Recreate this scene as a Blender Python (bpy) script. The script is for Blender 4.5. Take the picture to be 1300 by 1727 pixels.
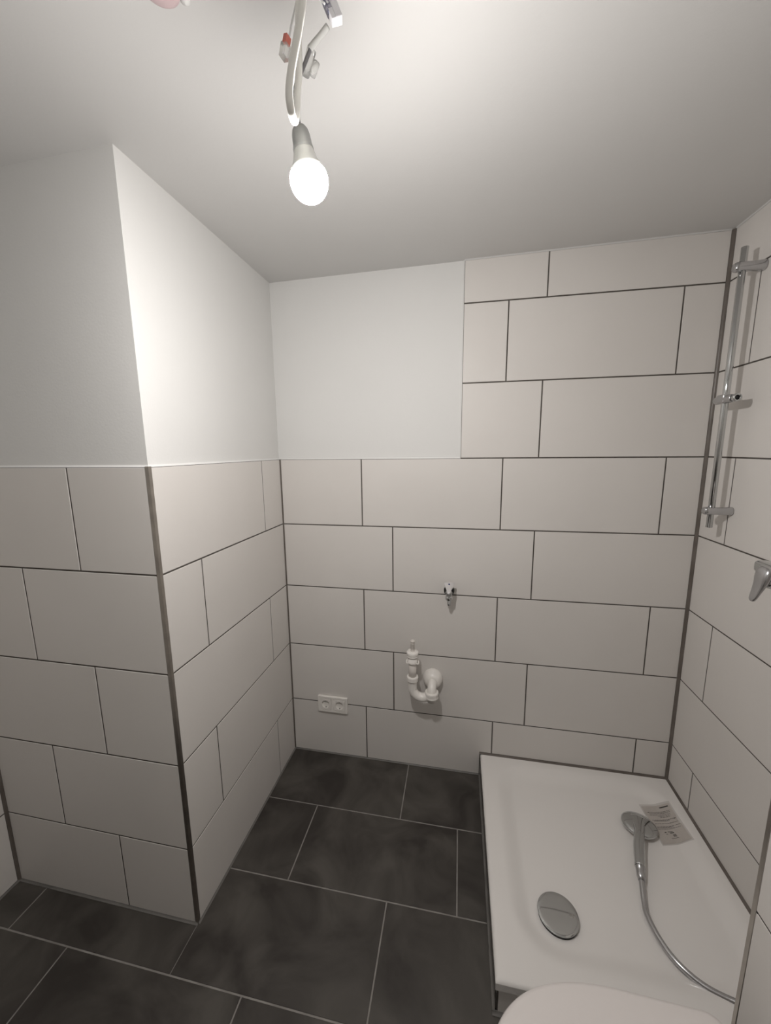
import bpy, bmesh, math, random
from mathutils import Vector, Matrix
PI = math.pi
random.seed(7)
for o in list(bpy.data.objects): bpy.data.objects.remove(o)
S = bpy.context.scene
C = S.collection

# ------------------------------------------------------------ camera
F_PX = 642.17
cam_d = bpy.data.cameras.new('camera'); cam = bpy.data.objects.new('camera', cam_d); C.objects.link(cam)
right = Vector((0.9820338, 0.1884245, -0.0102882)); up = Vector((-0.0204098, 0.1602557, 0.9868645)); back = Vector((0.1875982, -0.9689243, 0.1612222))
m = Matrix((right, up, back)).transposed().to_4x4(); m.translation = Vector((0.8137, -1.6489, 1.5370))
cam.matrix_world = m
cam_d.sensor_fit = 'VERTICAL'; cam_d.sensor_height = 36.0; cam_d.lens = 36.0 * F_PX / 1727.0
cam_d.clip_start = 0.02
S.camera = cam
# ------------------------------------------------------------ world, exposure
w = bpy.data.worlds.new('world'); S.world = w; w.use_nodes = True
w.node_tree.nodes['Background'].inputs[0].default_value = (0.9, 0.92, 1.0, 1); w.node_tree.nodes['Background'].inputs[1].default_value = 0.0
BULB_STRENGTH = 260.0
BULB_COLOR = (1.0, 0.968, 0.943, 1)
S.view_settings.view_transform = 'Standard'; S.view_settings.look = 'None'
S.view_settings.exposure = 1.73; S.view_settings.gamma = 1.0; S.view_settings.use_curve_mapping = False

# ------------------------------------------------------------ materials
def mat(name, col, rough=0.5, metal=0.0, spec=0.5, **kw):
    M = bpy.data.materials.new(name); M.use_nodes = True
    b = M.node_tree.nodes['Principled BSDF']
    b.inputs['Base Color'].default_value = (*col, 1); b.inputs['Roughness'].default_value = rough
    b.inputs['Metallic'].default_value = metal; b.inputs['Specular IOR Level'].default_value = spec
    for k, v in kw.items(): b.inputs[k].default_value = v
    return M
def noise_col(M, c1, c2, scale=3.0, detail=6, lo=0.35, hi=0.65, rough=None, bump=None, stretch=(1, 1, 1), distort=0.0):
    nt = M.node_tree; b = nt.nodes['Principled BSDF']
    tc = nt.nodes.new('ShaderNodeTexCoord'); mp = nt.nodes.new('ShaderNodeMapping'); mp.inputs['Scale'].default_value = stretch
    nt.links.new(tc.outputs['Object'], mp.inputs['Vector'])
    n = nt.nodes.new('ShaderNodeTexNoise'); n.inputs['Scale'].default_value = scale; n.inputs['Detail'].default_value = detail; n.inputs['Distortion'].default_value = distort
    nt.links.new(mp.outputs[0], n.inputs['Vector'])
    r = nt.nodes.new('ShaderNodeValToRGB'); r.color_ramp.elements[0].position = lo; r.color_ramp.elements[1].position = hi
    r.color_ramp.elements[0].color = (*c1, 1); r.color_ramp.elements[1].color = (*c2, 1)
    nt.links.new(n.outputs['Fac'], r.inputs[0]); nt.links.new(r.outputs[0], b.inputs['Base Color'])
    if rough:
        mr = nt.nodes.new('ShaderNodeMapRange'); mr.inputs['To Min'].default_value = rough[0]; mr.inputs['To Max'].default_value = rough[1]
        nt.links.new(n.outputs['Fac'], mr.inputs[0]); nt.links.new(mr.outputs[0], b.inputs['Roughness'])
    if bump:
        n2 = nt.nodes.new('ShaderNodeTexNoise'); n2.inputs['Scale'].default_value = bump[0]; n2.inputs['Detail'].default_value = 3
        nt.links.new(tc.outputs['Object'], n2.inputs['Vector'])
        bp = nt.nodes.new('ShaderNodeBump'); bp.inputs['Strength'].default_value = bump[1]; bp.inputs['Distance'].default_value = bump[2]
        nt.links.new(n2.outputs['Fac'], bp.inputs['Height']); nt.links.new(bp.outputs[0], b.inputs['Normal'])
    return M
M_PAINT = noise_col(mat('white_wall_paint', (.80, .79, .76), .9, spec=.2), (.69, .685, .67), (.705, .70, .685), 2.0, bump=(160, .12, .002))
M_CEIL = noise_col(mat('white_ceiling_paint', (.80, .79, .76), .95, spec=.15), (.63, .622, .61), (.645, .637, .625), 1.5, bump=(120, .1, .002))
M_TILE = noise_col(mat('satin_white_wall_tile', (.60, .57, .54), .45, spec=.35), (.665, .636, .606), (.690, .661, .631), 2.5)
M_GROUT = noise_col(mat('dark_grey_wall_grout', (.1, .09, .08), .85, spec=.2), (.085, .075, .066), (.11, .098, .088), 30)
M_SIL = noise_col(mat('grey_brown_silicone', (.1, .09, .08), .35, spec=.4), (.115, .098, .084), (.155, .134, .118), 14)
M_SILL = noise_col(mat('mid_grey_silicone', (.15, .14, .13), .45, spec=.4), (.13, .125, .115), (.18, .17, .16), 14)
M_FLOOR = noise_col(mat('anthracite_floor_tile', (.03, .03, .03), .5, spec=.35), (.036, .031, .0275), (.088, .080, .071), 4.5, 10, .38, .68, rough=(.45, .62), bump=(40, .08, .001), distort=1.1)
M_FGROUT = noise_col(mat('mid_grey_floor_grout', (.2, .19, .18), .9, spec=.2), (.23, .215, .20), (.31, .295, .275), 25)
M_CHROME = mat('polished_chrome', (.56, .57, .57), .045, 1.0)
M_CHROME2 = mat('satin_chrome', (.52, .52, .53), .22, 1.0)
M_CHROME3 = mat('bright_chrome', (.86, .86, .88), .18, 1.0)
M_STEEL = noise_col(mat('brushed_steel_edge', (.45, .42, .38), .3, 1.0), (.40, .37, .34), (.48, .45, .41), 6, stretch=(1, 1, 4))
M_ENAMEL = mat('glossy_white_enamel', (.80, .775, .75), .07, spec=.5, **{'Coat Weight': .3, 'Coat Roughness': .05})
M_CERAMIC = mat('glossy_white_ceramic', (.74, .72, .70), .15, spec=.5)
M_LID = mat('white_toilet_lid_plastic', (.68, .64, .62), .32, spec=.45)
M_PVC = mat('white_pipe_plastic', (.80, .77, .73), .28, spec=.5)
M_PVC2 = mat('pale_grey_white_plastic', (.66, .62, .58), .4, spec=.4)
M_SOCKET = mat('white_switch_plastic', (.82, .79, .75), .3, spec=.5)
M_DARK = mat('dark_hole', (.008, .008, .008), .7)
M_BLACK = mat('black_joint_and_dark_gap', (.012, .012, .012), .6)  # black of one joint; also painted darkness for a gap, a hole and wings
M_BRONZE = mat('earth_clip_metal', (.35, .34, .33), .4, 1.0)
M_BLUE = mat('blue_marking', (.01, .015, .12), .4)
M_CABLE = mat('ivory_white_cable', (.88, .87, .82), .4, spec=.4)
M_CORD = mat('grey_lamp_cord', (.16, .155, .16), .5, spec=.4)
M_SHEATH = mat('pale_grey_cord_sheath', (.55, .55, .53), .5)
M_SOCKG = mat('grey_lamp_holder_plastic', (.36, .37, .36), .45, spec=.4)
M_COLLAR = mat('pale_bulb_collar', (.62, .63, .60), .45)
M_CLEAR = mat('clear_plastic', (.92, .92, .90), .12, **{'Transmission Weight': .75, 'IOR': 1.35})
M_RED = mat('red_lever_plastic', (.60, .17, .13), .4)
M_TERM = mat('white_terminal_plastic', (.80, .79, .82), .3, spec=.5)
M_TERM2 = noise_col(mat('printed_grey_terminal_plastic', (.3, .3, .36), .5), (.10, .10, .16), (.42, .41, .48), 160, 4, .40, .6)
M_WIRE = mat('white_wire', (.8, .8, .8), .4)
M_PAPER = noise_col(mat('beige_white_paper', (.6, .56, .52), .7), (.60, .555, .515), (.645, .60, .56), 20)
M_FILM = mat('clear_bag_film', (.42, .385, .35), .2, spec=.5, Alpha=.22)
M_INK = mat('printed_grey_ink', (.20, .185, .175), .8)
M_INKD = mat('printed_dark_ink', (.07, .065, .06), .8)
M_PINK = mat('pinkish_plastic_cap', (.62, .48, .49), .5)
M_DOOR = mat('white_door_lacquer', (.70, .69, .66), .4)
M_BULB = bpy.data.materials.new('lit_bulb_glass'); M_BULB.use_nodes = True
_nt = M_BULB.node_tree; _nt.nodes.clear()
_e = _nt.nodes.new('ShaderNodeEmission'); _e.inputs[0].default_value = BULB_COLOR; _e.inputs[1].default_value = BULB_STRENGTH
_o = _nt.nodes.new('ShaderNodeOutputMaterial'); _nt.links.new(_e.outputs[0], _o.inputs[0])

# ------------------------------------------------------------ mesh helpers
class MB:
    def __init__(s): s.v = []; s.f = []; s.m = []; s.sm = []
    def face(s, pts, mi=0, smooth=False):
        n = len(s.v); s.v += [tuple(p) for p in pts]; s.f.append(tuple(range(n, n + len(pts)))); s.m.append(mi); s.sm.append(smooth)
    def grid(s, rows, mi=0, close_u=False, close_v=False, smooth=True, flip=False):
        n = len(s.v); R = len(rows); K = len(rows[0])
        for r in rows: s.v += [tuple(p) for p in r]
        for i in range(R if close_v else R - 1):
            for j in range(K if close_u else K - 1):
                a = n + i * K + j; b = n + i * K + (j + 1) % K; c = n + ((i + 1) % R) * K + (j + 1) % K; d = n + ((i + 1) % R) * K + j
                s.f.append((a, d, c, b) if flip else (a, b, c, d)); s.m.append(mi); s.sm.append(smooth)
    def ngon(s, pts, mi=0, smooth=False): s.face(pts, mi, smooth)
    def box(s, lo, hi, mi=0, ch=0.0):
        x0, y0, z0 = lo; x1, y1, z1 = hi
        if ch <= 0:
            P = [(x0,y0,z0),(x1,y0,z0),(x1,y1,z0),(x0,y1,z0),(x0,y0,z1),(x1,y0,z1),(x1,y1,z1),(x0,y1,z1)]
            n = len(s.v); s.v += P
            for q in ((0,3,2,1),(4,5,6,7),(0,1,5,4),(1,2,6,5),(2,3,7,6),(3,0,4,7)):
                s.f.append(tuple(n + k for k in q)); s.m.append(mi); s.sm.append(False)
            return
        bm = bmesh.new(); bmesh.ops.create_cube(bm, size=1)
        for v in bm.verts: v.co = Vector(((x0+x1)/2 + v.co.x*(x1-x0), (y0+y1)/2 + v.co.y*(y1-y0), (z0+z1)/2 + v.co.z*(z1-z0)))
        bmesh.ops.bevel(bm, geom=bm.edges[:], offset=ch, segments=3, profile=.5, affect='EDGES')
        s.from_bm(bm, mi)
    def from_bm(s, bm, mi=0, smooth=False, M=None):
        n = len(s.v); bm.verts.index_update()
        s.v += [tuple((M @ v.co) if M else v.co) for v in bm.verts]
        for f in bm.faces: s.f.append(tuple(n + v.index for v in f.verts)); s.m.append(mi); s.sm.append(smooth)
        bm.free()
    def lathe(s, prof, org=(0,0,0), axis=(0,0,1), N=40, mi=0, sx=1.0, sy=1.0, cap0=True, cap1=True):
        a = Vector(axis).normalized(); t = Vector((1,0,0)) if abs(a.x) < .8 else Vector((0,1,0))
        u = (t - a * t.dot(a)).normalized(); w_ = a.cross(u); o = Vector(org)
        rows = [[o + a * h + u * (r * sx * math.cos(2*PI*k/N)) + w_ * (r * sy * math.sin(2*PI*k/N)) for k in range(N)] for (r, h) in prof]
        s.grid(rows, mi, close_u=True)
        if cap0 and prof[0][0] > 1e-5: s.ngon(rows[0][::-1], mi)
        if cap1 and prof[-1][0] > 1e-5: s.ngon(rows[-1], mi)
    def tube(s, pts, r, N=16, mi=0, caps=True, flat=None):
        pts = [Vector(p) for p in pts]; n = len(pts); rr = r if isinstance(r, (list, tuple)) else [r] * n
        T = [(pts[min(i+1, n-1)] - pts[max(i-1, 0)]).normalized() for i in range(n)]
        ref = Vector((0,0,1)) if abs(T[0].z) < .9 else Vector((1,0,0))
        u = (ref - T[0] * ref.dot(T[0])).normalized(); rows = []
        for i in range(n):
            u = (u - T[i] * u.dot(T[i])).normalized(); w_ = T[i].cross(u)
            fl = flat[i] if flat else 1.0
            rows.append([pts[i] + u * (rr[i] * fl * math.cos(2*PI*k/N)) + w_ * (rr[i] * math.sin(2*PI*k/N)) for k in range(N)])
        s.grid(rows, mi, close_u=True)
        if caps: s.ngon(rows[0][::-1], mi); s.ngon(rows[-1], mi)
    def build(s, name, mats, parent=None, loc=None):
        me = bpy.data.meshes.new(name); me.from_pydata(s.v, [], s.f); me.validate()
        mats = mats if isinstance(mats, (list, tuple)) else [mats]
        for m_ in mats: me.materials.append(m_)
        for i, p in enumerate(me.polygons):
            if i < len(s.m): p.material_index = s.m[i]; p.use_smooth = s.sm[i]
        bm = bmesh.new(); bm.from_mesh(me); bmesh.ops.remove_doubles(bm, verts=bm.verts, dist=1e-6); bmesh.ops.recalc_face_normals(bm, faces=bm.faces)
        bm.to_mesh(me); bm.free()
        o = bpy.data.objects.new(name, me); C.objects.link(o)
        if parent is not None:
            o.parent = parent; o.matrix_parent_inverse = Matrix.Translation(-Vector(parent.location))
        return o
def smooth_path(pts, n=10):
    P = [Vector(p) for p in pts]; P = [2*P[0]-P[1]] + P + [2*P[-1]-P[-2]]; out = []
    for i in range(1, len(P)-2):
        for k in range(n):
            t = k/n; a, b, c, d = P[i-1], P[i], P[i+1], P[i+2]
            out.append(.5*((2*b) + (c-a)*t + (2*a-5*b+4*c-d)*t*t + (3*b-a-3*c+d)*t**3))
    out.append(P[-2]); return out
def tag(o, label, cat, group=None):
    o['label'] = label; o['category'] = cat
    if group: o['group'] = group
    return o
def thing(name, label, cat, loc, group=None):
    o = bpy.data.objects.new(name, None); C.objects.link(o); o.location = loc; o.empty_display_size = .05
    return tag(o, label, cat, group)
def struct(mb, name, mats, label, cat):
    o = mb.build(name, mats); o['kind'] = 'structure'; return tag(o, label, cat)

# ------------------------------------------------------------ the room shell
X = 1.7278; XM = .8181; YP = -.7656; XL = -.733; YB = -2.25; TOP = 1.4985; TH = .303; TW = .603; REC = .008
XT = 1.434; YT = -.865
def zr(k): return TOP - (5 - k) * TH            # row lines of the wall tiles
def ceil(x, y): return 2.2531 + .0123 * x - .0079 * y
G = .0026                                       # half of a wall joint
def tile(mb, to, u0, u1, v0, v1, mi=0, g=G, ch=.0009, depth=.0016):
    # one tile: flat face with a small eased edge standing proud of the grout; to(u, v, d) gives the point, d = depth behind the face
    a, b, c, d = u0+g, u1-g, v0+g, v1-g
    if b - a < .004 or d - c < .004: return
    f = [(a+ch, c+ch), (b-ch, c+ch), (b-ch, d-ch), (a+ch, d-ch)]; e = [(a, c), (b, c), (b, d), (a, d)]
    mb.face([to(*p, 0) for p in f], mi)
    for k in range(4):
        l = (k+1) % 4
        mb.face([to(*e[k], ch*.7), to(*e[l], ch*.7), to(*f[l], 0), to(*f[k], 0)], mi)
        mb.face([to(*e[k], depth), to(*e[l], depth), to(*e[l], ch*.7), to(*e[k], ch*.7)], mi)
def field(mb, to, u0, u1, joints, rows, mi=0, top=None, gi=1):
    # rows: list of (z0, z1, parity); joints: two joint offsets along u for odd and even rows
    for (z0, z1, par) in rows:
        j = joints[par]; k = math.ceil((u0 - j) / TW - 1e-6); cuts = [u0]
        while j + k*TW < u1 - .004:
            if j + k*TW > u0 + .004: cuts.append(j + k*TW)
            k += 1
        cuts.append(u1)
        for a, b in zip(cuts[:-1], cuts[1:]): tile(mb, to, a, b, z0, z1, mi)
rows_low = [(0, zr(1), 1)] + [(zr(k), zr(k+1), (k+1) % 2) for k in range(1, 5)]
rows_hi = [(zr(5), zr(6), 0), (zr(6), zr(7), 1)]
D = .0016; TK = .06
# back wall
mb = MB(); to = lambda u, v, d: (u, d, v)
jb = {1: .387, 0: .526}
field(mb, to, 0, X, jb, rows_low, 0)
field(mb, to, XM, X, jb, rows_hi, 0)
# the cut row under the sloping ceiling
for a, b in ((XM, 1.129), (1.129, X)):
    za, zb = ceil(a, 0), ceil(b, 0); g = G
    mb.face([(a+g, 0, zr(7)+g), (b-g, 0, zr(7)+g), (b-g, 0, zb), (a+g, 0, za)], 0)
    mb.face([(a+g, D, zr(7)+g), (b-g, D, zr(7)+g), (b-g, 0, zr(7)+g), (a+g, 0, zr(7)+g)], 0)
    mb.face([(a+g, D, zr(7)+g), (a+g, 0, zr(7)+g), (a+g, 0, za), (a+g, D, za)], 0)
    mb.face([(b-g, D, zr(7)+g), (b-g, 0, zr(7)+g), (b-g, 0, zb), (b-g, D, zb)], 0)
mb.face([(0, D, 0), (X, D, 0), (X, D, TOP-.0005), (0, D, TOP-.0005)], 1)
mb.face([(XM+.0005, D, TOP-.0005), (X, D, TOP-.0005), (X, D, 2.29), (XM+.0005, D, 2.29)], 1)
mb.face([(-.02, REC, TOP), (XM, REC, TOP), (XM, REC, 2.30), (-.02, REC, 2.30)], 2)      # painted field, set back behind the tiles
mb.face([(-.02, D-.0005, TOP-.001), (XM, D-.0005, TOP-.001), (XM, REC, TOP+.005), (-.02, REC, TOP+.005)], 2)   # filler bead on the tile edge
mb.face([(XM+.001, D-.0005, TOP), (XM+.001, D-.0005, 2.30), (XM-.005, REC, 2.30), (XM-.005, REC, TOP)], 2)
mb.box((-.1, TK/2, -.05), (X+.1, TK+.06, 2.32), 2)
mb.box((-.02, REC, -.02), (X+.02, TK, 0), 2)
struct(mb, 'wall_back', [M_TILE, M_GROUT, M_PAINT], 'back wall with large white tiles and a bare painted field above the left half', 'wall')
# right wall
mb = MB(); to = lambda u, v, d: (X + d, -u, v)
field(mb, to, 0, -YT + .02, {1: .1535, 0: .603}, rows_low + rows_hi, 0)
for a, b in ((0, .603), (.603, -YT+.02)):
    za, zb = ceil(X, -a), ceil(X, -b); g = G
    mb.face([(X, -a-g, zr(7)+g), (X, -b+g, zr(7)+g), (X, -b+g, zb+.001), (X, -a-g, za+.001)], 0)
    mb.face([(X+D, -a-g, zr(7)+g), (X+D, -b+g, zr(7)+g), (X, -b+g, zr(7)+g), (X, -a-g, zr(7)+g)], 0)
mb.face([(X+D, 0, 0), (X+D, YT-.02, 0), (X+D, YT-.02, 2.3), (X+D, 0, 2.3)], 1)
mb.box((X+.01, YT-.02, -.05), (X+TK, .08, 2.32), 2)
struct(mb, 'wall_right', [M_TILE, M_GROUT, M_PAINT], 'right shower wall tiled white up to the ceiling, carrying the shower rail', 'wall')
# pillar: side face x=0 and front face y=YP
mb = MB(); to = lambda u, v, d: (-d, -u, v)
field(mb, to, 0, -YP - .004, {1: .1665, 0: .589}, rows_low, 0)
mb.face([(-D, 0, 0), (-D, YP, 0), (-D, YP, TOP-.0005), (-D, 0, TOP-.0005)], 1)
to = lambda u, v, d: (u, YP + d, v)
field(mb, to, XL, -.008, {1: -.267, 0: -.604 + .122}, [(0, zr(1), 1), (zr(1), zr(2), 0), (zr(2), zr(3), 1), (zr(3), zr(4), 0), (zr(4), zr(5), 1)], 0)
mb.face([(XL, YP+D, 0), (0, YP+D, 0), (0, YP+D, TOP-.0005), (XL, YP+D, TOP-.0005)], 1)
px, py = -REC, YP + REC
mb.face([(px, .02, TOP), (px, py, TOP), (px, py, 2.30), (px, .02, 2.30)], 2)
mb.face([(XL-.02, py, TOP), (px, py, TOP), (px, py, 2.30), (XL-.02, py, 2.30)], 2)
mb.face([(-D+.0005, .005, TOP-.001), (-D+.0005, YP, TOP-.001), (px, py, TOP+.005), (px, .005, TOP+.005)], 2)
mb.face([(XL, YP+D-.0005, TOP-.001), (0, YP+D-.0005, TOP-.001), (px, py, TOP+.005), (XL, py, TOP+.005)], 2)
mb.box((XL-.05, YP+.02, -.05), (-.02, .1, 2.32), 2)
struct(mb, 'wall_pillar', [M_TILE, M_GROUT, M_PAINT], 'projecting wall corner on the left, white tiles below and white paint above', 'wall')
# left wall (behind the pillar's front, beside the camera)
mb = MB(); to = lambda u, v, d: (XL - d, -u, v)
field(mb, to, -YP, -YB, {1: -YP+.25, 0: -YP+.45}, rows_low, 0)
mb.face([(XL-D, YP, 0), (XL-D, YB, 0), (XL-D, YB, TOP-.0005), (XL-D, YP, TOP-.0005)], 1)
mb.face([(XL-REC, YP+.02, TOP), (XL-REC, YB, TOP), (XL-REC, YB, 2.32), (XL-REC, YP+.02, 2.32)], 2)
mb.face([(XL-D, YP, TOP-.001), (XL-D, YB, TOP-.001), (XL-REC, YB, TOP+.005), (XL-REC, YP, TOP+.005)], 2)
mb.box((XL-.08, YB-.05, -.05), (XL-.02, YP+.04, 2.32), 2)
struct(mb, 'wall_left', [M_TILE, M_GROUT, M_PAINT], 'outer left wall with white tiles, meeting the floor at the left edge of the photo', 'wall')
# toilet wall: projecting wall that carries the toilet
mb = MB(); to = lambda u, v, d: (XT + d, -u, v)
field(mb, to, -YT + .008, -YB, {1: -YT+.28, 0: -YT+.42}, rows_low, 0)
mb.face([(XT+D, YT-.003, 0), (XT+D, YB, 0), (XT+D, YB, TOP), (XT+D, YT-.003, TOP)], 1)
to = lambda u, v, d: (u, YT - d, v)
field(mb, to, XT + .008, X, {1: XT + .2, 0: XT + .1}, rows_low, 0)
mb.face([(XT+.003, YT-D, 0), (X, YT-D, 0), (X, YT-D, TOP), (XT+.003, YT-D, TOP)], 1)
mb.face([(XT+REC, YT-REC, TOP), (XT+REC, YB, TOP), (XT+REC, YB, 2.32), (XT+REC, YT-REC, 2.32)], 2)
mb.face([(XT+REC, YT-REC, TOP), (X, YT-REC, TOP), (X, YT-REC, 2.32), (XT+REC, YT-REC, 2.32)], 2)
mb.face([(XT, YT, TOP-.0005), (X, YT, TOP-.0005), (X, YT-.02, TOP-.0005), (XT+.02, YT-.02, TOP-.0005), (XT+.02, YB, TOP-.0005), (XT, YB, TOP-.0005)], 2)
mb.box((XT+.02, YB-.05, -.05), (X+.05, YT-.02, 2.32), 2)
struct(mb, 'wall_toilet', [M_TILE, M_GROUT, M_PAINT], 'projecting tiled wall at the lower right edge that carries the toilet', 'wall')
# unseen wall behind the camera, moved in for bounce; door added for reflections
mb = MB()
mb.box((XL-.05, YB-.08, -.05), (.10, YB, 2.32), 0); mb.box((.96, YB-.08, -.05), (X+.05, YB, 2.32), 0); mb.box((.10, YB-.08, 2.02), (.96, YB, 2.32), 0)
struct(mb, 'wall_front', [M_PAINT], 'unseen painted wall set close for bounce light, with the added door, on the camera side of the room', 'wall')
mb = MB(); mb.box((.105, YB-.06, 0.003), (.955, YB-.018, 2.015), 0, ch=.003)
door = struct(mb, 'added_door_1', [M_DOOR], 'unseen white door, added for reflections, on the camera side of the room', 'door')
mb = MB(); mb.tube([(.18, YB-.02, 1.05), (.18, YB+.035, 1.05)], .009); mb.tube(smooth_path([(.18, YB+.03, 1.05), (.19, YB+.04, 1.05), (.22, YB+.042, 1.05), (.30, YB+.042, 1.05)], 5), .009)
mb.build('door_handle', M_CHROME2, door)
# floor
mb = MB(); to = lambda u, v, d: (u, v, -d)
FY = .2897; FR = .3015
yr = [0.0, -FY]
while yr[-1] > YB: yr.append(yr[-1] - FR)
for i in range(len(yr)-1):
    y1, y0 = yr[i], max(yr[i+1], YB); x0 = 0 if y1 > YP - .01 and y0 > YP - .05 else XL
    off = .599 if i % 2 == 0 else .2335
    def strip(xa, xb, ya, yb):
        k = math.ceil((xa - off) / TW - 1e-6); cuts = [xa]
        while off + k*TW < xb - .004:
            if off + k*TW > xa + .004: cuts.append(off + k*TW)
            k += 1
        cuts.append(xb)
        for a, b in zip(cuts[:-1], cuts[1:]): tile(mb, to, a, b, ya, yb, 0, g=.0024)
    if y0 < YP < y1:
        # the row that runs past the pillar front: full to the right, notched at the left
        strip(XL, -.0015, y0, YP); strip(-.0015 if off != .599 else -.004, X, y0, y1)
    else: strip(x0, X, y0, y1)
mb.box((XL-.1, YB-.1, -.06), (X+.1, .1, -D), 1)
struct(mb, 'floor', [M_FLOOR, M_FGROUT], 'dark anthracite tiled floor with pale grey joints', 'floor')
# ceiling
mb = MB(); x0, x1, y0, y1 = XL-.1, X+.1, YB-.1, .1
lo = [(x0, y0, ceil(x0, y0)), (x1, y0, ceil(x1, y0)), (x1, y1, ceil(x1, y1)), (x0, y1, ceil(x0, y1))]; hi = [(a, b, 2.42) for a, b, c in lo]
mb.face(lo); mb.face(hi)
for k in range(4): mb.face([lo[k], lo[(k+1) % 4], hi[(k+1) % 4], hi[k]])
struct(mb, 'ceiling', [M_CEIL], 'plain white painted ceiling', 'ceiling')
# ---- trims: corner joints and edge profiles
def fillet(mb, p0, p1, d1, d2, r, mi=0, seg=5):
    # concave silicone bead along p0-p1, legs r along unit directions d1 and d2
    d1, d2 = Vector(d1), Vector(d2); p0, p1 = Vector(p0), Vector(p1); rows = []
    for k in range(seg+1):
        a = PI/2 * k / seg
        q = d1 * (r * (1 - math.sin(a)) * 1.0) + d2 * (r * (1 - math.cos(a)))
        q = q * .75 + (d1 * (r * (1 - k/seg)) + d2 * (r * k/seg)) * .25
        rows.append([p0 + q, p1 + q])
    mb.grid(rows, mi)
    mb.face([p0, p0 + d1*r, p1 + d1*r, p1], mi); mb.face([p0, p0 + d2*r, p1 + d2*r, p1], mi)
ZTR = .1148; XTR = .9389; YTR = -.7987
e = .0004
mb = MB(); fillet(mb, (X-e, -e, ZTR), (X-e, -e, ceil(X, 0)-.002), (-1,0,0), (0,-1,0), .0095)
struct(mb, 'trim_1', [M_SIL], 'grey silicone joint running up the right rear corner of the shower', 'joint')
mb = MB(); fillet(mb, (e, -e, 0), (e, -e, TOP), (1,0,0), (0,-1,0), .0050)
struct(mb, 'trim_2', [M_SIL], 'grey silicone joint in the rear left corner, up to the top of the tiles', 'joint')
mb = MB(); fillet(mb, (XTR-.004, -e, ZTR), (X-.002, -e, ZTR), (0,-1,0), (0,0,1), .0075); fillet(mb, (X-e, 0, ZTR), (X-e, YTR, ZTR), (-1,0,0), (0,0,1), .0075)
mb.face([(XTR-.004, -e, 0), (XTR-.004, -.006, 0), (XTR-.004, -.006, ZTR+.002), (XTR-.004, -e, ZTR+.006)]); mb.face([(XTR-.004, -.006, 0), (XTR, -.001, 0), (XTR, -.001, ZTR), (XTR-.004, -.006, ZTR)])
struct(mb, 'trim_3', [M_SIL], 'dark silicone joint between the shower tray and the two walls behind it', 'joint')
mb = MB()
fillet(mb, (0, -e, e), (XTR-.004, -e, e), (0,-1,0), (0,0,1), .0055)
fillet(mb, (e, 0, e), (e, YP, e), (1,0,0), (0,0,1), .0055)
fillet(mb, (XL, YP-e, e), (0, YP-e, e), (0,-1,0), (0,0,1), .0065)
fillet(mb, (XL+e, YP, e), (XL+e, YB, e), (1,0,0), (0,0,1), .0065)
fillet(mb, (XT-e, YT, e), (XT-e, YB, e), (-1,0,0), (0,0,1), .0065)
struct(mb, 'trim_4', [M_SILL], 'thin grey silicone joint along the foot of the tiled walls', 'joint')
mb = MB(); fillet(mb, (XL+e, YP-e, 0), (XL+e, YP-e, TOP), (1,0,0), (0,-1,0), .008)
struct(mb, 'trim_5', [M_SIL], 'dark silicone joint up the corner at the far left edge', 'joint')
mb = MB(); mb.box((-.0105, YP-.0008, .002), (.0006, YP+.0105, TOP+.001), 0, ch=.0008); mb.box((-.0125, YP+.0002, .002), (-.0105, YP+.004, TOP-.001), 1)
struct(mb, 'trim_6', [M_STEEL, M_GROUT], 'metal edge strip on the outer corner of the left tiled pillar', 'edge strip')
mb = MB(); mb.box((XT-.0006, YT-.0105, .002), (XT+.0105, YT+.0008, TOP), 0, ch=.0012); mb.box((XT+.0004, YT-.0135, .002), (XT+.003, YT-.0105, TOP), 1)
struct(mb, 'trim_7', [M_STEEL, M_BLACK], 'upright metal edge strip on the corner of the toilet wall, lower right', 'edge strip')
mb = MB()
fillet(mb, (XM, -e, ceil(XM, 0)+.001), (X-.009, -e, ceil(X, 0)+.001), (0,-1,0), (0,0,-1), .006)
fillet(mb, (X-e, -.009, ceil(X, 0)+.001), (X-e, YT, ceil(X, YT)+.001), (-1,0,0), (0,0,-1), .006)
struct(mb, 'trim_8', [M_CEIL], 'white filler bead where the tiles meet the ceiling', 'joint')

# ------------------------------------------------------------ shower tray
tray = thing('shower_tray', 'square white shower tray with a round chrome drain cover', 'shower tray', ((XTR+X)/2, YTR/2, 0))
x0, x1, y0, y1 = XTR, X - .001, YTR, -.001
def sd_rr(x, y, ax0, ax1, ay0, ay1, r):
    cx, cy = (ax0+ax1)/2, (ay0+ay1)/2; qx = abs(x-cx) - (ax1-ax0)/2 + r; qy = abs(y-cy) - (ay1-ay0)/2 + r
    return math.hypot(max(qx, 0), max(qy, 0)) + min(max(qx, qy), 0) - r
DX, DY = 1.145, -.597
def tray_z(x, y):
    d = -sd_rr(x, y, x0+.055, x1-.030, y0+.058, y1-.030, .15)
    t = min(max(d/.075, 0), 1); t = t*t*(3-2*t)
    z = ZTR - .0185*t
    dd = math.hypot(x-DX, y-DY); z -= .004 * max(0, 1 - dd/.6) * t
    return z
R_ = .010                                       # eased outer edge
mb = MB(); N = 110; rows = []
def edge_pt(sx, sy, z_drop, inset): pass
for i in range(N+1):
    row = []
    for jn in range(N+1):
        x = x0 + (x1-x0)*i/N; y = y0 + (y1-y0)*jn/N; z = tray_z(x, y)
        dl = min(x-x0, y-y0)
        if dl < R_: z -= R_*.6 - math.sqrt(max(0, R_**2 - (R_-dl)**2))*.6
        row.append((x, y, z))
    rows.append(row)
mb.grid(rows, 0)
zb = ZTR - .029
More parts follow.
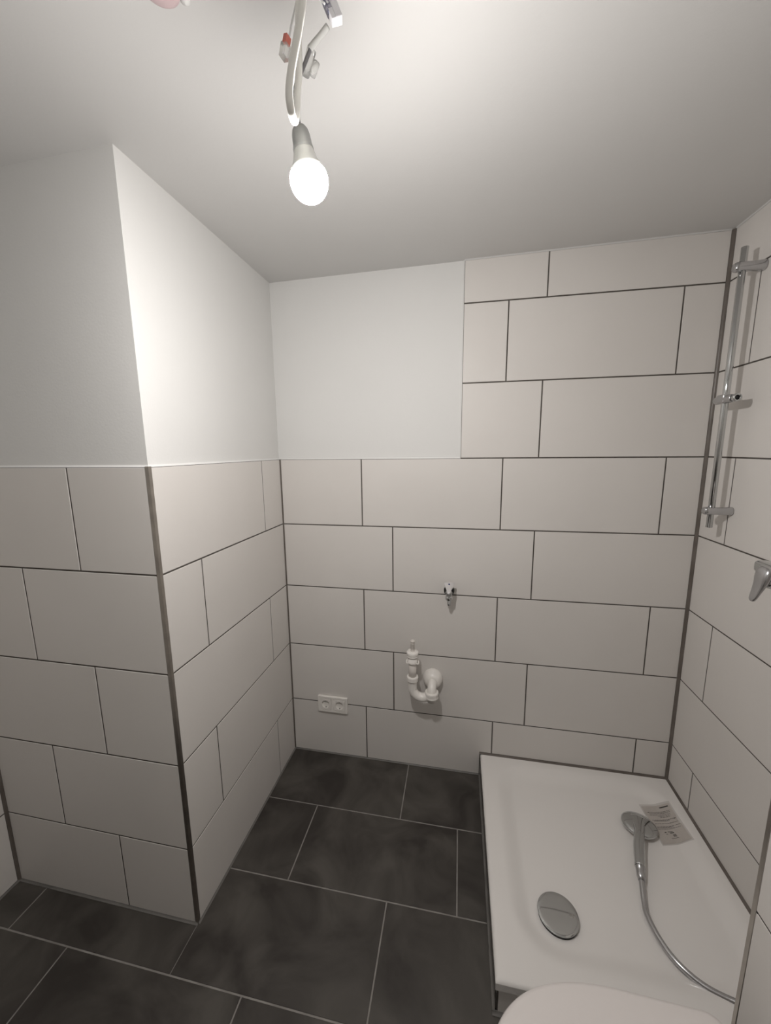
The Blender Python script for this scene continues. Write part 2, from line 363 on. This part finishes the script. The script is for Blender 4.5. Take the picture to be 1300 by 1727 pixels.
def skirt(a, b): mb.face([a, b, (b[0], b[1], zb), (a[0], a[1], zb)], 0)
L = [rows[i][0] for i in range(N+1)]; 
for a, b in zip(L[:-1], L[1:]): skirt(a, b)
L = rows[0]
for a, b in zip(L[:-1], L[1:]): skirt(a, b)
L = rows[N]
for a, b in zip(L[:-1], L[1:]): skirt(a, b)
L = [rows[i][N] for i in range(N+1)]
for a, b in zip(L[:-1], L[1:]): skirt(a, b)
mb.face([(x0, y0, zb), (x1, y0, zb), (x1, y1, zb), (x0, y1, zb)], 0)
mb.build('basin', M_ENAMEL, tray)
# tiled upstand under the rim
mb = MB(); ax, ay = x0 + .003, y0 + .004
mb.box((ax+D, ay+D, 0), (x1, y1, zb), 1)
tile(mb, lambda u, v, d: (u, ay + d, v), ax+.004, x1, .003, zb-.003, 0)
tile(mb, lambda u, v, d: (ax + d, v, u), .003, zb-.003, ay+.004, y1-.3, 0)
tile(mb, lambda u, v, d: (ax + d, v, u), .003, zb-.003, y1-.3, y1, 0)
mb.build('tiled_upstand', [M_TILE, M_GROUT], tray)
mb = MB(); fillet(mb, (ax+e, 0, e), (ax+e, ay, e), (-1,0,0), (0,0,1), .009); fillet(mb, (ax-.008, ay+e, e), (x1-.3, ay+e, e), (0,-1,0), (0,0,1), .009)
mb.face([(ax, y1, .004), (ax, ay, .004), (ax-.0035, ay-.001, zb-.001), (ax-.0035, y1, zb-.001)])
mb.build('base_joint', M_SILL, tray)
zd = tray_z(DX, DY)
mb = MB(); mb.lathe([(.0585, 0), (.0585, .0086)], (DX, DY, zd+.0002), cap0=True, cap1=True, mi=0); 
mb.build('drain_gap_shade', M_BLACK, tray)  # black band paints the shadow gap under the raised cover
mb = MB(); mb.lathe([(.0560, .0042), (.0595, .0046), (.0605, .0058), (.0603, .0068), (.0590, .0076), (.050, .0080), (.030, .0083), (.010, .0084), (.0001, .0084)], (DX, DY, zd+.0042), N=72, cap1=False)
cover = mb.build('drain_cover', M_CHROME, tray); cover['label'] = 'round domed chrome drain cover'
mb = MB(); r0 = .0048; cxr, cyr = DX+.040, DY
mb.grid([[(cxr + (r0+.0009*math.cos(b))*math.cos(a), cyr + (r0+.0009*math.cos(b))*math.sin(a), zd+.0042+.0082+.0005*math.sin(b)) for b in [2*PI*q/8 for q in range(8)]] for a in [2*PI*q/24 for q in range(24)]], 0, close_u=True, close_v=True)
mb.build('small_ring', M_STEEL, cover)  # small steel ring lying on the drain cover

# ------------------------------------------------------------ hand shower lying in the tray
zt = ZTR - .0185
hs = thing('hand_shower', 'chrome hand shower lying face down in the tray with its hose', 'hand shower', (1.517, -.250, zt))
hc = Vector((1.517, -.247, zt + .019)); ax_t = Vector((.02, .13, 1)).normalized()
tail = Vector((1.445, -.425, zt + .030)); dirn = (tail - hc); 
mb = MB(); mb.lathe([(.0001, -.0115), (.050, -.0115), (.0575, -.009), (.0600, -.004), (.0590, .001), (.054, .0045), (.044, .0085), (.030, .0125), (.015, .0150), (.0001, .0158)], hc, ax_t, N=64, cap0=False, cap1=False)
mb.build('shower_head', M_CHROME, hs)
mb = MB(); mb.lathe([(.0001, -.0130), (.050, -.0130), (.053, -.0112)], hc, ax_t, N=64, cap0=False); mb.build('spray_face', M_PVC2, hs)
mb = MB()
hp = smooth_path([hc + Vector((.006, .022, .004)), hc + Vector((-.010, -.022, .010)), hc + Vector((-.028, -.066, .017)), (1.468, -.360, zt+.034), tail], 8)
n = len(hp); wdt = []
for i in range(n):
    t = i/(n-1); wdt.append(.0155 + .013*max(0, 1 - t/.42)**1.3 + .0022*math.sin(PI*min(1, max(0, (t-.3)/.7)))) 
mb.tube(hp, wdt, N=28, flat=[.40 + .50*min(1, i/(n-1)/.45) for i in range(n)])
mb.build('handle', M_CHROME, hs)
dn = (Vector((1.437, -.455, zt+.024)) - tail).normalized()
mb = MB(); mb.lathe([(.0150, .000), (.0150, .001), (.0138, .002), (.0132, .018), (.0130, .030), (.0112, .033), (.0100, .040)], tail - dn*.0005, dn, N=28)
mb.build('hose_nut', M_CHROME2, hs)
h0 = tail + dn*.036
hose = smooth_path([h0, h0 + dn*.025, (1.420, -.520, zt+.010), (1.414, -.558, zt+.0090), (1.424, -.618, zt+.0090), (1.447, -.664, zt+.0090), (1.490, -.700, zt+.0085), (1.546, -.724, .112), (1.600, -.742, .130), (1.655, -.735, .180), (1.690, -.705, .30), (1.700, -.690, .60), (1.700, -.670, .90), (1.694, -.58, 1.09), (1.690, -.545, 1.155)], 26)
rr = []
for i in range(len(hose)): rr.append(.0080 + (.0004 if i % 2 else 0))
mb = MB(); mb.tube(hose, rr, N=16); mb.build('hose', M_CHROME2, hs)

# ------------------------------------------------------------ leaflet in a clear bag
lf = thing('leaflet', 'small printed paper leaflet in clear film beside the hand shower', 'leaflet', (1.63, -.21, zt))
A0, A1, A2, A3 = Vector((1.567, -.146, 0)), Vector((1.673, -.128, 0)), Vector((1.682, -.272, 0)), Vector((1.578, -.298, 0))
def lp(u, v, h=0):
    p = A0*(1-u)*(1-v) + A1*u*(1-v) + A2*u*v + A3*(1-u)*v
    return (p.x, p.y, tray_z(p.x, p.y) + .0012 + .0016*math.sin(3.1*u+1)*math.sin(2.5*v+.4)**2 + h)
mb = MB(); mb.grid([[lp(i/14, jn/18) for i in range(15)] for jn in range(19)]); mb.grid([[lp(i/14, jn/18, -.0004) for i in range(15)] for jn in range(19)], flip=True)
mb.build('paper', M_PAPER, lf)
mb = MB(); mb.grid([[lp(-.05+1.10*i/14, -.05+1.09*jn/18, .0007) for i in range(15)] for jn in range(19)]); mb.build('film_bag', M_FILM, lf)
mb = MB(); rnd = random.Random(4)
def bar(u0, u1, v, hgt, mi=0):
    k = max(2, int((u1-u0)*14)); mb.grid([[lp(u0+(u1-u0)*i/k, vv, .0011) for i in range(k+1)] for vv in (v, v+hgt)], mi)
bar(.62, .92, .06, .030, 1)
for v, a, b in ((.18, .10, .92), (.215, .14, .88), (.26, .12, .86), (.295, .40, .84), (.33, .45, .80), (.40, .10, .94), (.425, .15, .70), (.50, .12, .95), (.58, .12, .96), (.605, .12, .70), (.64, .12, .92)):
    u = a
    while u < b:
        w_ = rnd.uniform(.03, .10); bar(u, min(b, u+w_), v, .012, 0); u += w_ + .014
for (a, b, v, h) in ((.10, .15, .185, .012), (.86, .92, .405, .018)): bar(a, b, v, h, 1)
for k in range(9): bar(.52+.012*k, .52+.012*k+(.004 if k % 2 else .008), .79, .06, 1)      # bars of the bar code
bar(.40, .58, .71, .015, 0); bar(.46, .60, .74, .02, 1); bar(.28, .34, .72, .02, 1); bar(.30, .36, .77, .015, 0); bar(.40, .66, .88, .010, 0)
mb.build('print', [M_INK, M_INKD], lf)

# ------------------------------------------------------------ shower rail on the right wall
XB, YBAR = 1.668, -.167
rail = thing('shower_rail', 'chrome vertical shower rail with slider on the right tiled wall', 'shower rail', (X, YBAR, 1.258))
mb = MB(); mb.lathe([(.0085, 0), (.0098, .001), (.0098, .884), (.0085, .885)], (XB, YBAR, 1.260), N=32); mb.build('bar', M_CHROME, rail)
for zc, hh in ((1.318, .0140), (2.088, .0150)):
    mb = MB(); n = 20; rows = []
    # an oval block standing out from the wall, the bar passes through its outer end
    for (xx, k) in ((X-.0005, 1.0), (X-.004, 1.04), (X-.008, 1.0), (X-.030, .90), (XB, .92), (XB-.012, .95), (XB-.019, .90), (XB-.0235, .72), (XB-.025, .40)):
        rows.append([(xx, YBAR - .0 + .0150*k*math.copysign(abs(math.cos(a))**.7, math.cos(a)), zc + hh*k*math.copysign(abs(math.sin(a))**.7, math.sin(a))) for a in [2*PI*q/32 for q in range(32)]])
    mb.grid(rows, 0, close_u=True); mb.ngon(rows[0][::-1]); mb.ngon(rows[-1]); mb.build('wall_bracket', M_CHROME2, rail)
mb = MB(); zs = 1.688
mb.lathe([(.0001, 0), (.0105, .0005), (.0125, .003), (.0130, .010), (.0132, .050), (.0130, .082), (.0118, .086)], (XB-.004, -.128, zs), (0,-1,0), N=32, cap0=False)
mb.box((XB-.017, YBAR-.018, zs-.010), (XB+.013, YBAR+.018, zs+.016), 0, ch=.004)
sl = mb.build('slider', M_CHROME2, rail)
mb = MB(); mb.lathe([(.0108, .087), (.0108, .091), (.0128, .092), (.0128, .102), (.0118, .104), (.008, .104), (.0075, .1005), (.0001, .1005)], (XB-.004, -.128, zs), (0,-1,0), N=32, cap1=False); kn = mb.build('clamp_knob', M_CHROME, sl)
mb = MB(); mb.lathe([(.0076, .1008), (.0001, .1010)], (XB-.004, -.128, zs), (0,-1,0), N=24, cap1=False); mb.build('knob_hole_dark', M_BLACK, sl)  # black disc paints the darkness of the hole in the knob end

# ------------------------------------------------------------ shower mixer (right edge)
mx = thing('shower_mixer', 'chrome single lever shower mixer at the right edge of the photo', 'mixer', (X, -.495, 1.19))
MX, MY, MZ = 1.680, -.512, 1.194
mb = MB(); rows = []
for (yy, k) in ((MY+.113, .80), (MY+.111, .95), (MY+.106, 1.0), (MY+.03, 1.0), (MY-.03, 1.0), (MY-.106, 1.0), (MY-.111, .95), (MY-.113, .80)):
    rows.append([(MX + .021*k*math.copysign(abs(math.cos(a))**.55, math.cos(a)), yy, MZ + .018*k*math.copysign(abs(math.sin(a))**.55, math.sin(a))) for a in [2*PI*q/32 for q in range(32)]])
mb.grid(rows, 0, close_u=True); mb.ngon(rows[0][::-1]); mb.ngon(rows[-1])
for yy in (MY+.075, MY-.075): mb.lathe([(.032, 0), (.031, .006), (.022, .012), (.017, .014), (.017, .030)], (X, yy, MZ), (-1,0,0), N=32)
mb.lathe([(.009, 0), (.0125, .002), (.0125, .022), (.010, .024)], (1.690, -.545, 1.150), (0,0,1), N=20)
mb.lathe([(.024, -.004), (.0245, .02), (.0235, .040), (.022, .048), (.018, .053), (.0001, .055)], (MX-.010, MY, MZ-.010), (-1,0,.05), N=36, cap1=False)
mb.build('body', M_CHROME, mx)
mb = MB()   # paddle lever: rounded cap with a flat tongue hanging down and outward
lv = []
for (t, hw, th) in ((0, .014, .009), (.08, .021, .013), (.2, .0235, .0145), (.34, .0225, .012), (.5, .0185, .0080), (.7, .0150, .0058), (.88, .0120, .0048), (.96, .0095, .0042), (1.0, .0050, .0030)):
    c = Vector((1.622 - .024*t, MY + .005 + .006*t, 1.219 - .096*t))
    dax = Vector((-.024, .006, -.096)).normalized(); wv = Vector((0, 1, 0)); wv = (wv - dax*wv.dot(dax)).normalized(); nv = dax.cross(wv)
    lv.append([c + wv*(hw*math.copysign(abs(math.cos(a))**.8, math.cos(a))) + nv*(th*math.copysign(abs(math.sin(a))**.7, math.sin(a))) for a in [2*PI*q/28 for q in range(28)]])
mb.grid(lv, 0, close_u=True); mb.ngon(lv[0][::-1], smooth=True); mb.ngon(lv[-1], smooth=True); mb.build('lever', M_CHROME2, mx)

# ------------------------------------------------------------ washing machine tap on the back wall
TX, TZ = .7815, .925
tap = thing('water_tap', 'small chrome appliance tap with a blue dot on the back wall', 'tap', (TX, 0, TZ))
mb = MB(); mb.lathe([(.0205, 0), (.0200, .003), (.0170, .009), (.0140, .014), (.0118, .015)], (TX, -.0002, TZ), (0,-1,0), N=40); mb.build('rosette', M_CHROME, tap)
mb = MB(); mb.lathe([(.0118, 0), (.0118, .030), (.0140, .032), (.0150, .040), (.0150, .055), (.0130, .062), (.0108, .066)], (TX, -.012, TZ), (0,-1,0), N=32)
mb.lathe([(.0110, 0), (.0125, .014), (.0118, .018), (.0150, .0185), (.0158, .021), (.0158, .029), (.0148, .0330), (.0095, .035)], (TX, -.047, TZ-.004), (0,.05,-1), N=6 if False else 24)
mb.lathe([(.0088, .035), (.0075, .042), (.0084, .043), (.0075, .049), (.0084, .050), (.0070, .060), (.0050, .061)], (TX, -.047, TZ-.004), (0,.05,-1), N=20)
mb.build('valve_body', M_CHROME, tap)
mb = MB()   # handle: a tapering wedge with flared wings
top = [(-.0245, -.036, .038), (.0245, -.036, .038), (.0150, -.068, .028), (.0055, -.100, .012), (-.0055, -.100, .012), (-.0150, -.068, .028)]
mb.lathe([(.0150, .030), (.0215, .032), (.0230, .040), (.0218, .052), (.0150, .056)], (TX, 0, TZ+.004), (0,-1,0), N=36); mb.build('handle_dark_ring', M_BLACK, tap)  # black ring added for the darkness below the handle wings
mb = MB()
bot = [(-.0205, -.042, .022), (.0205, -.042, .022), (.0120, -.066, .012), (.0045, -.094, .004), (-.0045, -.094, .004), (-.0120, -.066, .012)]
bm = bmesh.new(); vt = [bm.verts.new((TX+a, b, TZ+c)) for a, b, c in top]; vb = [bm.verts.new((TX+a, b, TZ+c)) for a, b, c in bot]
bm.faces.new(vt); bm.faces.new(vb[::-1])
for k in range(6): bm.faces.new((vt[k], vb[k], vb[(k+1) % 6], vt[(k+1) % 6]))
bmesh.ops.recalc_face_normals(bm, faces=bm.faces); bmesh.ops.bevel(bm, geom=bm.edges[:], offset=.0022, segments=3, profile=.6, affect='EDGES')
mb.from_bm(bm, 0, True); hd = mb.build('handle', M_CHROME3, tap)
mb = MB(); nv = Vector((0, -.31, 1)).normalized(); mb.lathe([(.0040, 0), (.0040, .0012), (.0001, .0013)], (TX, -.049, TZ+.0338), nv, N=20, cap1=False); b_ = mb.build('marker_dot', M_BLUE, hd); b_['label'] = 'dark blue dot'

# ------------------------------------------------------------ drain trap on the back wall
tr = thing('drain_trap', 'white plastic drain pipe trap with hose nozzle on the back wall', 'drain trap', (.712, 0, .47))
YQ = -.077; RX, RZ = .713, .482; LX = .626; PR = .0180
mb = MB(); mb.lathe([(.0455, 0), (.0462, .004), (.0450, .012), (.0415, .026), (.0355, .036), (.0290, .042), (.0215, .045)], (RX, -.0002, RZ), (0,-1,0), N=48); r_ = mb.build('wall_rosette', M_PVC, tr)
mb = MB(); pth = [(RX, -.035, RZ)] + [(RX, -.050 - .027*math.sin(a), RZ - .027*(1-math.cos(a))) for a in [PI/2*q/8 for q in range(9)]] + [(RX, YQ, RZ-.070)]
mb.tube(pth, [.0200]*len(pth), N=32); mb.build('outlet_elbow', M_PVC, tr)
NZ = .447; dz = .012
mb = MB(); mb.lathe([(.0215, .012), (.0275, .0140), (.0300, .012), (.0304, .006), (.0290, -.004), (.0290, -.008), (.0304, -.011), (.0304, -.014), (.0235, -.0165)], (RX, YQ, NZ), (0,0,1), N=40, cap0=True, cap1=True)
mb.build('union_nut', M_PVC, tr)
RB = (RX-LX)/2; cx0 = (RX+LX)/2; zc = .470
pth = [(RX, YQ, NZ-.005)]
pth = [(LX, YQ, .520), (LX, YQ, .495)] + [(cx0 - RB*math.cos(a), YQ, .470 - .043*math.sin(a)*1.0 ) for a in [PI*q/24 for q in range(0, 19)]]
last = pth[-1]; pth += [(RX-.004, YQ, .4385), (RX-.001, YQ, .446)]
mb = MB(); mb.tube(smooth_path(pth[::2], 3), PR*1.10, N=32); mb.build('u_bend', M_PVC, tr)
mb = MB(); mb.lathe([(.0185, .0105), (.0235, .011), (.0255, .0085), (.0262, .003), (.0245, -.004), (.0258, -.0085), (.0255, -.0110), (.0200, -.013)], (LX, YQ, .518), (0,0,1), N=40); mb.build('lower_collar', M_PVC, tr)
mb = MB(); mb.lathe([(.0172, 0), (.0172, .080)], (LX, YQ, .515), N=32); mb.build('riser_pipe', M_PVC2, tr)
mb = MB(); mb.lathe([(.0180, -.008), (.0225, -.006), (.0225, .002), (.0215, .003), (.0215, .030)], (LX, YQ, .598), N=32)
for sgn in (-1, 1): mb.tube(smooth_path([(LX+sgn*.017, YQ-.012, .595), (LX+sgn*.026, YQ-.006, .592), (LX+sgn*.026, YQ+.006, .600), (LX+sgn*.018, YQ+.012, .604)], 5), .0030, N=8)
mb.build('adapter', M_PVC, tr)
mb = MB(); mb.lathe([(.0225, -.010), (.0260, -.008), (.0262, -.004), (.0245, -.002), (.0262, .001), (.0265, .012), (.0235, .0165), (.0110, .018)], (LX, YQ, .632), N=40); mb.build('upper_collar', M_PVC, tr)
mb = MB(); pr = [(.0115, 0)]
for k in range(4): pr += [(.0098, .004+.010*k), (.0080, .012+.010*k)]
pr += [(.0078, .044), (.0108, .045), (.0112, .049), (.0085, .052), (.0050, .052), (.0045, .049), (.0001, .049)]
mb.lathe(pr, (LX, YQ, .648), N=28, cap1=False); mb.build('hose_nozzle', M_PVC2, tr)

# ------------------------------------------------------------ double wall socket
so = thing('wall_socket', 'white double wall socket low on the back wall', 'socket', (.2175, 0, .2830))
sx, sz = .2175, .2830; W2, H2 = .0765, .0430; N = 48
mb = MB()
# frame ring with two square openings: built as border strips
def sbox(xa, xb, za, zb_, y_, ch=.0015): mb.box((sx+xa, -y_, sz+za), (sx+xb, -.0003, sz+zb_), 0, ch=ch)
sbox(-W2, W2, .0285, H2, .0120, .003); sbox(-W2, W2, -H2, -.0285, .0120, .003); sbox(-W2, -.0640, -.032, .032, .0118); sbox(.0640, W2, -.032, .032, .0118); sbox(-.0075, .0075, -.032, .032, .0115)
mb.box((sx-.070, -.0050, sz-.035), (sx+.070, -.0003, sz+.035))
mb.build('socket_frame', M_SOCKET, so)
for cx0 in (-.0358, .0358):
    mb = MB(); hw = .0278; cx_ = sx + cx0; yf = -.0135; rr0 = .0205; dp = .0105
    sq = []; ci = []
    for k in range(N):
        a = 2*PI*k/N; c_, s_ = math.cos(a), math.sin(a); q = hw/max(abs(c_), abs(s_)); sq.append((cx_+c_*q, yf, sz+s_*q)); ci.append((cx_+c_*rr0, yf, sz+s_*rr0))
    sb = [(p[0], -.0040, p[2]) for p in sq]; ci1 = [(cx_+(p[0]-cx_)*.95, yf+.0010, sz+(p[2]-sz)*.95) for p in ci]; ci2 = [(p[0], yf+dp, p[2]) for p in ci1]
    mb.grid([sb, sq, ci, ci1, ci2], 0, close_u=True, smooth=False); mb.ngon(ci2)
    ins = mb.build('socket_insert', M_SOCKET, so)
    for sg in (-1, 1):
        mb = MB(); mb.lathe([(.0027, 0), (.0001, .0002)], (cx_+sg*.0095, yf+dp-.0002, sz), (0,-1,0), N=16, cap1=False); mb.build('pin_hole', M_DARK, ins)
    for sg in (-1, 1):
        mb = MB(); mb.box((cx_-.0030, yf+.0010, sz+sg*.0172-.0010), (cx_+.0030, yf+dp-.0002, sz+sg*.0172+.0010), 0, ch=.0004)
        mb.build('earth_clip', M_BRONZE, ins)

# ------------------------------------------------------------ wall hung toilet
TY = -1.128; RXW = XT
toi = thing('toilet', 'white wall hung toilet with closed rounded lid beside the shower tray', 'toilet', (XT, TY, .10))
def dshape(xb, xf, hw, n=64, p=2.35, rb=.035):
    # outline seen from above: square-ish at the back (xb), rounded at the front (xf)
    pts = []; xm = xb - (xb-xf)*.42; a_ = xm - xf
    for k in range(n+1):
        t = -PI/2 + PI*k/n
        cx_, sy_ = math.cos(t), math.sin(t)
        pts.append((xm - a_*abs(cx_)**(2/p), TY + hw*math.copysign(abs(sy_)**(2/p), sy_)))
    out = pts[:]
    for k in range(0, 9):
        t = PI/2*k/8; out.append((xb - rb + rb*math.sin(t), TY + hw*.985 - rb + rb*math.cos(t)))
    for k in range(0, 9):
        t = PI/2*k/8; out.append((xb - rb + rb*math.cos(t), TY - hw*.985 + rb - rb*math.sin(t)))
    return out
def stack(mb, levels, mi=0):
    rows = []
    for (z, xb, xf, hw, p) in levels: rows.append([(a, b, z) for a, b in dshape(xb, xf, hw, p=p)])
    mb.grid(rows, mi, close_u=True); mb.ngon(rows[0][::-1], mi, True); mb.ngon(rows[-1], mi, True)
mb = MB(); stack(mb, [(.4020, 1.350, .893, .181, 2.3), (.4040, 1.352, .890, .184, 2.3), (.4150, 1.352, .889, .1845, 2.3), (.4205, 1.350, .892, .1815, 2.3), (.4228, 1.345, .899, .175, 2.3), (.4245, 1.330, .925, .150, 2.2), (.4255, 1.300, .985, .100, 2.2), (.4258, 1.22, 1.09, .03, 2.2)])
mb.build('lid', M_LID, toi)
mb = MB(); stack(mb, [(.3850, 1.352, .897, .176, 2.3), (.3870, 1.354, .893, .180, 2.3), (.3985, 1.354, .893, .180, 2.3), (.4005, 1.352, .896, .177, 2.3)]); mb.build('seat', M_LID, toi)
mb = MB()
rows = []
for (z, xb, xf, hw) in ((.095, XT-.001, 1.19, .095), (.10, XT-.001, 1.175, .105), (.16, XT-.001, 1.10, .125), (.24, XT-.001, 1.01, .150), (.31, XT-.001, .940, .170), (.355, XT-.001, .912, .177), (.380, XT-.001, .905, .178), (.384, XT-.001, .910, .174)):
    rows.append([(a, b, z) for a, b in dshape(xb, xf, hw, rb=.01)])
mb.grid(rows, 0, close_u=True); mb.ngon(rows[0][::-1]); mb.ngon(rows[-1]); mb.build('bowl', M_CERAMIC, toi)
for sg in (-1, 1):
    mb = MB(); mb.lathe([(.011, -.022), (.012, -.020), (.012, .020), (.011, .022)], (1.366, TY+sg*.078, .400), (0,1,0), N=24); mb.box((1.356, TY+sg*.078-.010, .384), (1.376, TY+sg*.078+.010, .400)); mb.build('hinge', M_CHROME2, toi)

# ------------------------------------------------------------ the hanging bulb, its cord and the supply cable
BX, BY = .5655, -1.0
tilt = Vector((.050, .0, -.30)).normalized()
zc0 = 2.035
lamp = thing('light_bulb', 'lit bare bulb hanging in a grey holder from a cord', 'light bulb', (.5575, BY, zc0))
o0 = Vector((.5575, BY, zc0))
mb = MB(); mb.lathe([(.0045, -.001), (.0100, .000), (.0125, .004), (.0140, .010), (.0145, .016), (.0150, .026), (.0160, .029), (.0163, .033), (.0155, .034)], o0, tilt, N=36); mb.build('bulb_holder', M_SOCKG, lamp)
mb = MB(); mb.lathe([(.0156, .0320), (.0166, .036), (.0195, .048), (.0250, .059), (.0290, .0680)], o0, tilt, N=36); mb.build('bulb_collar', M_COLLAR, lamp)
gp = [(.0288, .0675)]; rg = .0300; cz_ = .0755
for k in range(0, 17):
    a = math.radians(-12 + (90+12)*k/16); gp.append((max(rg*math.cos(a), .0001), cz_ + rg*math.sin(a)*(1.0 if a < 0 else 1.0)))
mb = MB(); mb.lathe(gp, o0, tilt, N=48, cap0=False, cap1=False); g_ = mb.build('bulb_globe', M_BULB, lamp); g_['label'] = 'glowing white globe'
cord = smooth_path([o0 + Vector((0, 0, -.002)), (.5553, BY, 2.055), (.5500, BY+.004, 2.078), (.5515, BY+.006, 2.098), (.5640, BY+.002, 2.112), (.5750, BY, 2.128), (.5815, BY, 2.139)], 8)
mb = MB(); mb.tube(cord, .0028, N=12); mb.build('cord', M_CORD, lamp)
mb = MB(); mb.tube(smooth_path([(.5790, BY, 2.136), (.5850, BY, 2.142), (.596, BY, 2.150), (.6080, BY, 2.160)], 6), .0042, N=14); mb.build('cord_sheath', M_SHEATH, lamp)
mb = MB(); mb.tube([(.5660, BY+.010, 2.114), (.5720, BY+.010, 2.128), (.5800, BY+.006, 2.142), (.5830, BY+.006, 2.143)], .0070, N=14); mb.tube([(.5770, BY+.012, 2.112), (.5850, BY+.012, 2.128)], .005, N=12); mb.build('clear_sleeve', M_CLEAR, lamp)
# terminal block joining the cord to the ceiling wires
term = thing('terminal_block', 'white terminal block between the lamp cord and the ceiling wires', 'terminal block', (.613, BY, 2.175))
d_ = Vector((-.42, 0, 1)).normalized(); sd = Vector((1, .35, .42)).normalized(); nm = d_.cross(sd).normalized()
def obox(mb, c, hx_, hy_, hz_, mi=0, ch=.0008):
    bm = bmesh.new(); bmesh.ops.create_cube(bm, size=1)
    bmesh.ops.bevel(bm, geom=bm.edges[:], offset=0.06, segments=2, profile=.5, affect='EDGES')
    for v in bm.verts: v.co = Vector(c) + sd*(v.co.x*2*hx_) + nm*(v.co.y*2*hy_) + d_*(v.co.z*2*hz_)
    mb.from_bm(bm, mi)
tcen = Vector((.6150, BY, 2.1790))
mb = MB(); obox(mb, tcen + sd*.0045 - d_*.005, .0052, .0065, .0125); obox(mb, tcen - sd*.0035 - d_*.010, .0032, .0060, .0075); obox(mb, tcen + sd*.0030 + d_*.016, .006, .006, .008)
mb.build('housing', M_TERM, term)
mb = MB(); obox(mb, tcen - sd*.0020 + d_*.008, .0062, .0055, .0130); mb.build('clamp_row', M_TERM2, term)
zce = ceil(.60, BY)
mb = MB()
for k, (ox, oz) in enumerate(((-.009, 0), (-.004, .003), (.001, -.002))):
    mb.tube(smooth_path([tcen + sd*ox + d_*.004 - nm*.006, tcen + sd*(ox-.002) + d_*.024, (.600+ox, BY+.004*k, 2.225), (.592+.004*k, BY, zce-.001)], 6), .0014, N=8)
mb.build('wire', M_WIRE, term)
# ivory supply cable in a hanging loop
zc1 = ceil(.60, -1.06)
cb = smooth_path([(.606, -1.055, zc1-.001), (.606, -1.070, 2.20), (.6005, -1.080, 2.120), (.5925, -1.080, 2.085), (.5810, -1.080, 2.045), (.5765, -1.081, 2.018), (.5770, -1.079, 1.999), (.5755, -1.066, 1.996), (.5680, -1.040, 2.018), (.5595, -1.014, 2.050), (.5585, -1.006, 2.078), (.5620, -1.004, 2.110), (.5630, -1.004, 2.150), (.5700, -1.010, 2.20), (.585, -1.020, zc1-.001)], 12)
mb = MB(); mb.tube(cb, .0052, N=20)
cable = mb.build('supply_cable', M_CABLE); tag(cable, 'thick ivory white cable hanging in a loop from the ceiling above the bulb', 'cable')
# clear connector with a red lever
cn = thing('wire_connector', 'small clear wire connector with a red lever left of the cable', 'connector', (.543, -1.01, 2.135))
d_ = Vector((.28, 0, 1)).normalized(); sd = Vector((1, -.3, -.28)).normalized(); nm = d_.cross(sd).normalized()
mb = MB(); obox(mb, (.5435, -1.010, 2.1310), .0055, .0065, .0090); mb.build('housing', M_CLEAR, cn)
mb = MB(); obox(mb, (.5480, -1.013, 2.1420), .0034, .0050, .0050); mb.build('lever', M_RED, cn)
mb = MB(); mb.tube(smooth_path([(.5465, -1.008, 2.138), (.553, -1.006, 2.165), (.566, -1.004, 2.21), (.575, -1.003, ceil(.575, -1)-.001)], 6), .0015, N=8); mb.build('wire', M_WIRE, cn)
# small cap on the ceiling at the top edge of the photo
cp = thing('ceiling_cap', 'small pinkish cap on the ceiling at the top edge left of the cable', 'ceiling cap', (.350, -1.005, ceil(.35, -1.005)))
mb = MB(); mb.lathe([(.030, 0), (.029, .006), (.022, .011), (.0001, .013)], (.334, -1.002, ceil(.334, -1.0)), (0,0,-1), N=36, cap1=False); mb.build('cap', M_PINK, cp)
mb = MB(); mb.lathe([(.008, 0), (.0075, .006), (.004, .009), (.0001, .010)], (.361, -.978, ceil(.361, -.98)), (0,0,-1), N=24, cap1=False); mb.build('filler_blob', M_PAINT, cp)
